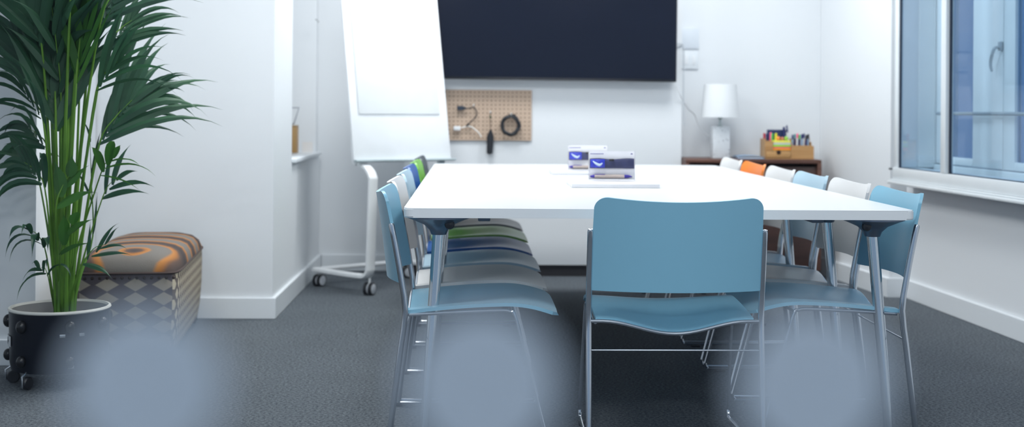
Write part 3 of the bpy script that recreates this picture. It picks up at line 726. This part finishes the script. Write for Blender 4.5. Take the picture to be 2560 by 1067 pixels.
stick(-0.008, 0.030, 0.0075, 0.200, 0.0075, (NV, NV), 'thick navy marker leaning at the middle of the organiser', -0.04, grp=None)
stick(0.030, 0.030, 0.0075, 0.212, 0.0048, (WH, NV), 'thin white pen with navy cap sticking up highest from the organiser', -0.14, cap=0.22, grp=None, nm='ball_pen', cat='pen')
base_cols = [(SK, NV), (NV, TL_), (WH, PNK), (NV, GRN), (SK, NV), (WH, NV), (NV, BK), (SK, BK)]
names = ['leftmost', 'second from the left', 'third from the left', 'fourth from the left', 'fifth from the left', 'sixth from the left', 'seventh from the left', 'rightmost']
for k, (c2, nm_) in enumerate(zip(base_cols, names)):
    stick(0.027+k*0.0142 if k else 0.025, -0.015+0.006*(k % 2), 0.0075, 0.152+0.004*(k % 3), 0.0060, c2, 'marker with %s cap, %s in the right half of the organiser' % (c2[1][0], nm_), 0.03, cap=0.2, grp='markers in the right half of the organiser', nm='marker_pen', cat='marker pen')
t = thing('tape_dispenser', (WX+0.105, WY-0.0735, WZ), 'small black clip-like tape holder in front of the right organiser compartment', 'tape dispenser')
q = MB().box(-0.025, 0.024, -0.006, 0.012, 0.0, 0.010, bev=0.003)
q.build('holder', BLACKP, t)
# the dispenser rests in a cut of the front panel: raise it on the panel
t.location = (WX+0.103, WY-0.034, WZ+0.0065)
for ch in t.children: ch.scale = (1, 1, 1)

# ------------------------------------------------------------------ ottoman
def ottoman_mats():
    m, n, l, b = nt('ottoman_top'); tc = n.new('ShaderNodeTexCoord')
    mp = n.new('ShaderNodeMapping'); mp.inputs['Location'].default_value = (-0.02, 0.42, 0); mp.inputs['Scale'].default_value = (1.35, 1.0, 0)
    nz = n.new('ShaderNodeTexNoise'); nz.inputs['Scale'].default_value = 3.2; l.new(tc.outputs['Object'], nz.inputs['Vector'])
    l.new(tc.outputs['Object'], mp.inputs[0])
    wv = n.new('ShaderNodeTexWave'); wv.wave_type = 'RINGS'; wv.rings_direction = 'Z'; wv.inputs['Scale'].default_value = 1.15
    wv.inputs['Distortion'].default_value = 1.6; wv.inputs['Detail'].default_value = 1; wv.inputs['Detail Scale'].default_value = 1.3
    l.new(mp.outputs[0], wv.inputs['Vector'])
    r = n.new('ShaderNodeValToRGB'); e = r.color_ramp.elements
    e[0].position = 0.0; e[0].color = (0.045, 0.035, 0.035, 1); e[1].position = 1.0; e[1].color = (0.17, 0.155, 0.14, 1)
    for p, c in ((0.22, (0.10, 0.06, 0.045, 1)), (0.42, (0.34, 0.135, 0.035, 1)), (0.60, (0.44, 0.18, 0.045, 1)), (0.76, (0.17, 0.15, 0.13, 1))):
        x = e.new(p); x.color = c
    l.new(wv.outputs['Color'], r.inputs[0]); l.new(r.outputs[0], b.inputs['Base Color']); b.inputs['Roughness'].default_value = 0.9
    w2 = n.new('ShaderNodeTexNoise'); w2.inputs['Scale'].default_value = 260; l.new(tc.outputs['Object'], w2.inputs['Vector'])
    bp = n.new('ShaderNodeBump'); bp.inputs['Distance'].default_value = 0.001; l.new(w2.outputs['Fac'], bp.inputs['Height']); l.new(bp.outputs[0], b.inputs['Normal'])
    top = m
    # front: rows of diamonds; ends along x, long sides: small woven ticks
    m, n, l, b = nt('ottoman_front'); tc = n.new('ShaderNodeTexCoord'); sp = n.new('ShaderNodeSeparateXYZ'); l.new(tc.outputs['Object'], sp.inputs[0])
    def mth(op, a, bb_=None):
        q = n.new('ShaderNodeMath'); q.operation = op
        for i, v in enumerate((a, bb_)):
            if v is None: continue
            if isinstance(v, (int, float)): q.inputs[i].default_value = v
            else: l.new(v, q.inputs[i])
        return q.outputs[0]
    fx = mth('ABSOLUTE', mth('SUBTRACT', mth('FRACT', mth('ADD', mth('DIVIDE', sp.outputs['X'], 0.112), 20.152)), 0.5))
    fz = mth('ABSOLUTE', mth('SUBTRACT', mth('FRACT', mth('ADD', mth('DIVIDE', sp.outputs['Z'], 0.058), 10.0345)), 0.5))
    d = mth('ADD', mth('MULTIPLY', fx, 1.12), fz)
    d = mth('MAXIMUM', d, mth('MULTIPLY', mth('SUBTRACT', sp.outputs['Z'], 0.346), 1000.0))
    r = n.new('ShaderNodeValToRGB'); r.color_ramp.elements[0].position = 0.44; r.color_ramp.elements[1].position = 0.50
    r.color_ramp.elements[0].color = (0.33, 0.285, 0.23, 1); r.color_ramp.elements[1].color = (0.085, 0.070, 0.080, 1)
    l.new(d, r.inputs[0]); l.new(r.outputs[0], b.inputs['Base Color']); b.inputs['Roughness'].default_value = 0.95
    front = m
    m, n, l, b = nt('ottoman_side'); tc = n.new('ShaderNodeTexCoord'); sp = n.new('ShaderNodeSeparateXYZ'); l.new(tc.outputs['Object'], sp.inputs[0])
    def mth(op, a, bb_=None):
        q = n.new('ShaderNodeMath'); q.operation = op
        for i, v in enumerate((a, bb_)):
            if v is None: continue
            if isinstance(v, (int, float)): q.inputs[i].default_value = v
            else: l.new(v, q.inputs[i])
        return q.outputs[0]
    iz = mth('DIVIDE', sp.outputs['Z'], 0.042)
    fy = mth('ABSOLUTE', mth('SUBTRACT', mth('FRACT', mth('ADD', mth('DIVIDE', sp.outputs['Y'], 0.052), mth('ADD', mth('MULTIPLY', mth('FLOOR', iz), 0.5), 20))), 0.5))
    fz = mth('ABSOLUTE', mth('SUBTRACT', mth('FRACT', iz), 0.5))
    d = mth('ADD', fy, mth('MULTIPLY', fz, 0.5))
    r = n.new('ShaderNodeValToRGB'); r.color_ramp.elements[0].position = 0.30; r.color_ramp.elements[1].position = 0.36
    r.color_ramp.elements[0].color = (0.58, 0.50, 0.36, 1); r.color_ramp.elements[1].color = (0.13, 0.10, 0.085, 1)
    l.new(d, r.inputs[0]); l.new(r.outputs[0], b.inputs['Base Color']); b.inputs['Roughness'].default_value = 0.95
    return top, front, m
OT, OF, OS = ottoman_mats()
ot = thing('upholstered_ottoman', (-1.452, 5.93, 0), 'patterned ottoman bench with orange striped top and diamond weave sides behind the palm', 'ottoman', rz=0.10)
OWX, OWY, OZ = 0.205, 0.535, 0.362
def sup(a, n_): 
    c, s_ = math.cos(a), math.sin(a)
    return (abs(c)**(2/n_))*(1 if c >= 0 else -1), (abs(s_)**(2/n_))*(1 if s_ >= 0 else -1)
def ring_pts(wx, wy, nseg=64, n_=9): return [(wx*sup(2*PI*k/nseg+PI/4/8, n_)[0], wy*sup(2*PI*k/nseg+PI/4/8, n_)[1]) for k in range(nseg)]
def loft(mb, levels):
    rings = []
    for z, wx, wy, nn_ in levels: rings.append([mb.bm.verts.new((x, y, z)) for x, y in ring_pts(wx, wy, n_=nn_)])
    for A, B in zip(rings, rings[1:]):
        for k in range(64):
            f = mb._f([A[k], A[(k+1) % 64], B[(k+1) % 64], B[k]])
    mb._f(rings[0][::-1]); mb._f(rings[-1])
bodym = MB(); loft(bodym, [(0.035, OWX*0.90, OWY*0.97, 14), (0.10, OWX*0.955, OWY*0.985, 14), (0.20, OWX*0.99, OWY*1.0, 14), (0.30, OWX, OWY, 14), (OZ-0.004, OWX*0.995, OWY*0.997, 14)])
bodym.bm.normal_update()
bmesh.ops.recalc_face_normals(bodym.bm, faces=list(bodym.bm.faces))
for f in bodym.bm.faces:
    f.material_index = 0 if abs(f.normal.y) > abs(f.normal.x) else 1
bodym.build('body', [OF, OS], ot)
topm = MB(); loft(topm, [(OZ-0.003, OWX*1.0, OWY*1.0, 12), (OZ+0.012, OWX*1.01, OWY*1.005, 9), (OZ+0.042, OWX*0.97, OWY*0.985, 7), (OZ+0.066, OWX*0.88, OWY*0.94, 5), (OZ+0.078, OWX*0.72, OWY*0.86, 4), (OZ+0.085, OWX*0.45, OWY*0.7, 3), (OZ+0.087, OWX*0.1, OWY*0.3, 3)])
topm.build('cushion_top', OT, ot)
MB().tube([(x, y, OZ+0.002) for x, y in ring_pts(OWX*1.01, OWY*1.007, n_=12)], 0.0045, seg=6, closed=True).build('piping', mat('piping_brown', (0.07, 0.045, 0.04), 0.8), ot)
NAIL = mat('nail_bronze', (0.05, 0.035, 0.03), 0.35, 0.7)
for k in range(14):
    x = -0.19+k*0.0292
    MB().lathe([(0.0062, 0), (0.005, 0.003), (0, 0.0045)], seg=10, M=Matrix.Translation((x, -OWY*0.999, OZ-0.018)) @ Matrix.Rotation(PI/2, 4, 'X')).build('stud', NAIL, ot)
for a in (-0.15, 0.15):
    for b in (-0.46, 0.46): MB().lathe([(0.024, 0), (0.032, 0.02), (0.030, 0.036)], a, b, seg=16).build('foot', BLACKP, ot)

# ------------------------------------------------------------------ potted palm in a black drum on castors
PX, PY = -1.548, 5.03
pl = thing('potted_palm', (PX, PY, 0), 'tall green palm in a round black drum pot beside the ottoman', 'potted plant')
DRUM = mat('drum_black', (0.005, 0.007, 0.014), 0.35, spec=0.25)
MB().lathe([(0.150, 0.055), (0.172, 0.060), (0.178, 0.09), (0.182, 0.278), (0.1745, 0.278), (0.1745, 0.225), (0, 0.225)], seg=56).build('pot', DRUM, pl)
MB().lathe([(0.1835, 0.277), (0.186, 0.281), (0.1835, 0.2865), (0.176, 0.2875), (0.173, 0.2785)], seg=56, loop=True).build('rim', mat('rim_cream', (0.68, 0.67, 0.62), 0.4), pl)
MB().lathe([(0.1735, 0.2775), (0.1732, 0.238)], seg=56, caps=False).build('liner', mat('liner_grey', (0.30, 0.30, 0.30), 0.6), pl)
MB().lathe([(0.1725, 0.228), (0.1725, 0.236), (0.10, 0.243), (0, 0.246)], seg=40).build('soil', mat('soil', (0.05, 0.035, 0.025), 0.95, noise=(60, .5), bump=(60, .01)), pl)
LUG = mat('lug_black', (0.006, 0.006, 0.008), 0.25)
for az in (-176, -118, -62, -20, 40, 100):
    a = math.radians(az); cx, cy = 0.188*math.cos(a), 0.188*math.sin(a)
    for z, rr in ((0.232, 0.020), (0.105, 0.018)):
        g = MB(); g.lathe([(rr*math.sin(PI*k/8), -rr*math.cos(PI*k/8)) for k in range(9)], cx, cy, seg=16); o = g.build('lug', LUG, pl); o.location.z = z
        for v in o.data.vertices: v.co.z *= 1.25
for az in (-172, -115, -20, 60):
    a = math.radians(az); cx, cy = 0.165*math.cos(a), 0.165*math.sin(a)
    g = MB().lathe([(0, -0.009), (0.020, -0.009), (0.024, -0.005), (0.024, 0.005), (0.020, 0.009), (0, 0.009)], seg=20, M=Matrix.Translation((cx, cy, 0.0245)) @ Matrix.Rotation(a, 4, 'Z') @ Matrix.Rotation(PI/2, 4, 'X'))
    w = g.build('castor', BLACKP, pl)
    MB().tube([(cx*1.16, cy*1.16, 0.012), (cx*1.18, cy*1.18, 0.05), (cx*1.05, cy*1.05, 0.065)], 0.0035, seg=6).build('castor_fork', CHROME, w)
stk = MB(); a0, a1 = math.radians(-169), math.radians(-143)
def sf(u, v):
    a = a0+(a1-a0)*u; n0 = Vector((math.cos(a), math.sin(a), 0)); return n0*0.1832+Vector((0, 0, 0.150+0.038*v)), n0
stk.slab(sf, 8, 2, 0.001); sk_ = stk.build('sticker', mat('sticker_white', (0.62, 0.64, 0.66), 0.5), pl)
mk = MB()
def sf2(u, v):
    a = a0+(a1-a0)*(0.28+0.44*u); n0 = Vector((math.cos(a), math.sin(a), 0)); return n0*0.1842+Vector((0, 0, 0.166+0.006*v)), n0
def sf3(u, v):
    a = a0+(a1-a0)*(0.42+0.18*u); n0 = Vector((math.cos(a), math.sin(a), 0)); return n0*0.1844+Vector((0, 0, 0.158+0.024*v)), n0
mk.slab(sf2, 6, 1, 0.0006).slab(sf3, 4, 1, 0.0006); mk.build('sticker_mark', mat('mark_grey', (0.12, 0.13, 0.15), 0.6), sk_)
for az, z in ((-62, 0.245), (-48, 0.20), (-70, 0.20), (-60, 0.085)):
    a = math.radians(az)
    MB().box(0.180, 0.1845, -0.010, 0.010, z-0.005, z+0.006, bev=0.001, M=Matrix.Rotation(a, 4, 'Z')).build('bracket', mat('bracket_nickel', (0.5, 0.52, 0.55), 0.3, 0.9), pl)

LEAF = leaf_mat('palm_leaf', (0.018, 0.068, 0.042), (0.040, 0.125, 0.060))
LEAFB = leaf_mat('palm_leaf_bright', (0.035, 0.13, 0.025), (0.06, 0.20, 0.03))
STEM = leaf_mat('palm_stem', (0.10, 0.26, 0.03), (0.20, 0.42, 0.05))
F_, R_ = 3300.0, 0.0075
def at(px, py, y):
    u = px-1280.0; v = py-277.0
    x = u+R_*v; yy = v-R_*u; xc = x/F_; zc = -yy/F_
    rx = xc*math.cos(YAW)+math.sin(YAW); ry = -xc*math.sin(YAW)+math.cos(YAW)
    return Vector((rx*y/ry-PX, y-PY, H+zc*y/ry))
def leaf(mb, p, d, L, w, droop, side, twist):
    """one leaflet: strip with V fold; p base, d direction, side = lateral unit"""
    n = 9; cur = p.copy(); dirv = d.normalized(); rows = []
    for i in range(n+1):
        t = i/n
        ww = w*(math.sin(PI*min(1, (t+0.04))**0.75)**0.8 if t < 1 else 0.0)
        if t > 0.55: ww *= (1-(t-0.55)/0.45)**0.75
        sd = side - dirv*side.dot(dirv)
        if sd.length < 1e-3: sd = dirv.orthogonal()
        sd.normalize(); up_ = sd.cross(dirv)
        a = cur+sd*ww+up_*ww*0.35; b = cur-sd*ww+up_*ww*0.35
        rows.append((mb.bm.verts.new(a), mb.bm.verts.new(cur), mb.bm.verts.new(b)))
        cur = cur+dirv*(L/n)
        dirv = (dirv+Vector((0, 0, -1))*droop*(0.3+1.4*t)/n*2).normalized()
    for A, B in zip(rows, rows[1:]):
        mb._f([A[0], A[1], B[1], B[0]]); mb._f([A[1], A[2], B[2], B[1]])
def frond(base_px, J, T, n, L, w, y, droop, spread=0.6, bright=False, sr=0.0065, bias=0.0, roll=None, curve=0.0):
    mb = MB(); mb.mi = 0
    b0 = at(base_px, 768, PY-0.02+rnd.uniform(-.06, .05)); b0.z = 0.238
    j = at(J[0], J[1], y); tt = at(T[0], T[1], y+rnd.uniform(-.08, .08))
    mid = (b0+j)/2; mid.x -= (j.x-b0.x)*0.14; mid.z += 0.01
    pts = [b0, (b0*0.6+mid*0.4)+Vector((-(j.x-b0.x)*0.05, 0, 0)), mid, j, (j+tt)/2+Vector((0, 0, 0.02)), tt]
    mb.tube(pts, [sr*1.25, sr*1.1, sr, sr*0.62, sr*0.4, sr*0.15], seg=7, smooth=4)
    mb.mi = 1
    ax = (tt-j); Lr = ax.length; ax.normalize()
    roll = rnd.uniform(-0.5, 0.5) if roll is None else roll
    view = Vector((0, 1, 0)); inpl = ax.cross(view).normalized()
    lat = (inpl*math.cos(roll)+view*math.sin(roll)).normalized()
    nrm_ = ax.cross(lat).normalized()
    for k in range(n):
        f = k/max(1, n-1); sgn = 1 if k % 2 else -1
        p = j+ax*Lr*(0.02+0.96*f)
        ang = spread*(1.0-0.65*f)*(1+rnd.uniform(-.18, .18))
        d = ax*math.cos(ang)+lat*sgn*math.sin(ang)+nrm_*rnd.uniform(-.12, .22)+Vector((bias, 0, 0))
        ll = L*(0.75+0.5*math.sin(PI*min(1, 0.25+0.75*f)))*rnd.uniform(.82, 1.12)*(1-0.25*f)
        leaf(mb, p, d, ll, w*rnd.uniform(.75, 1.2), droop*rnd.uniform(.6, 1.35), (nrm_.cross(d)).normalized()*0.75+view.cross(d).normalized()*0.5, 0)
    mb.build('frond', [STEM, LEAFB if bright else LEAF], pl)
Y = PY
FR = [
 # right side, lower to upper : base, junction, tip, n, len, width, depth, droop, spread
 (176, (206, 660), (262, 610), 6, .13, .010, Y-.16, .9, .8, False, .004),
 (182, (255, 498), (292, 450), 5, .17, .014, Y-.05, 1.0, .75, False, .0035),
 (170, (250, 440), (285, 395), 6, .16, .015, Y-.10, .9, .8, True, .0040),
 (185, (247, 362), (330, 250), 12, .36, .017, Y+.05, 1.15, .45, False, .0055),
 (180, (258, 330), (380, 235), 9, .26, .010, Y+.12, 1.25, .40, False, .0045),
 (178, (240, 230), (300, 150), 8, .27, .016, Y-.05, 1.0, .42, False, .0055),
 (172, (262, 130), (330, 50), 10, .26, .013, Y+.08, 1.0, .50, False, .006),
 (168, (250, 60), (330, -70), 11, .32, .016, Y-.10, .9, .50, False, .006),
 # centre, upright
 (165, (190, 210), (205, 60), 9, .26, .026, Y-.14, .5, .42, True, .0075),
 (158, (160, 250), (178, 60), 10, .30, .028, Y+.00, .5, .40, False, .008),
 (150, (140, 330), (135, 150), 10, .32, .030, Y-.10, .55, .42, False, .008),
 (160, (170, 120), (185, -60), 11, .34, .028, Y+.10, .5, .50, False, .008),
 (150, (125, 170), (110, -30), 11, .34, .028, Y-.05, .6, .50, False, .008),
 (170, (225, 100), (240, -90), 10, .32, .024, Y+.14, .6, .45, False, .007),
 (155, (175, 20), (190, -160), 10, .36, .026, Y-.12, .7, .60, False, .007),
 # left side
 (148, (100, 240), (45, 100), 11, .30, .020, Y+.02, .8, .50, False, .006),
 (146, (105, 120), (50, -40), 11, .32, .022, Y-.12, .8, .50, False, .006),
 (144, (110, 310), (50, 215), 10, .24, .014, Y-.14, 1.1, .55, False, .005),
 (143, (120, 380), (70, 320), 8, .20, .014, Y+.05, 1.2, .60, False, .005),
 (140, (112, 470), (60, 405), 9, .19, .012, Y-.10, 1.4, .80, False, .0045),
 (138, (95, 440), (45, 380), 8, .16, .012, Y+.08, 1.5, .80, False, .0045),
 (140, (112, 620), (70, 575), 6, .15, .012, Y-.12, 1.7, .65, False, .0038),
 (142, (120, 690), (100, 672), 5, .12, .010, Y-.16, 1.7, .9, False, .003),
 (152, (140, 520), (172, 440), 4, .13, .020, Y-.18, .7, .5, True, .005),
 (160, (150, 640), (185, 560), 4, .12, .018, Y-.20, .7, .5, True, .0045),
 (178, (232, 590), (225, 350), 4, .18, .012, Y+.14, .6, .30, False, .005),
]
for k in range(11):
    bx = rnd.uniform(138, 190); jx = bx+rnd.uniform(-22, 34)*(1 if bx > 158 else 0.9)
    FR.append((bx, (jx, rnd.uniform(120, 300)), (jx+rnd.uniform(-25, 40), rnd.uniform(-60, 90)), 7, .26, .016, Y+rnd.uniform(-.12, .14), .8, .5, False, rnd.uniform(.004, .006)))
for a in FR:
    a = list(a); a[4] *= 1.12; a[5] *= (1.25 if a[1][0] < 236 else 1.0); a[7] *= (1.15 if a[1][0] < 125 and a[1][1] > 300 else 0.72)
    frond(*a)
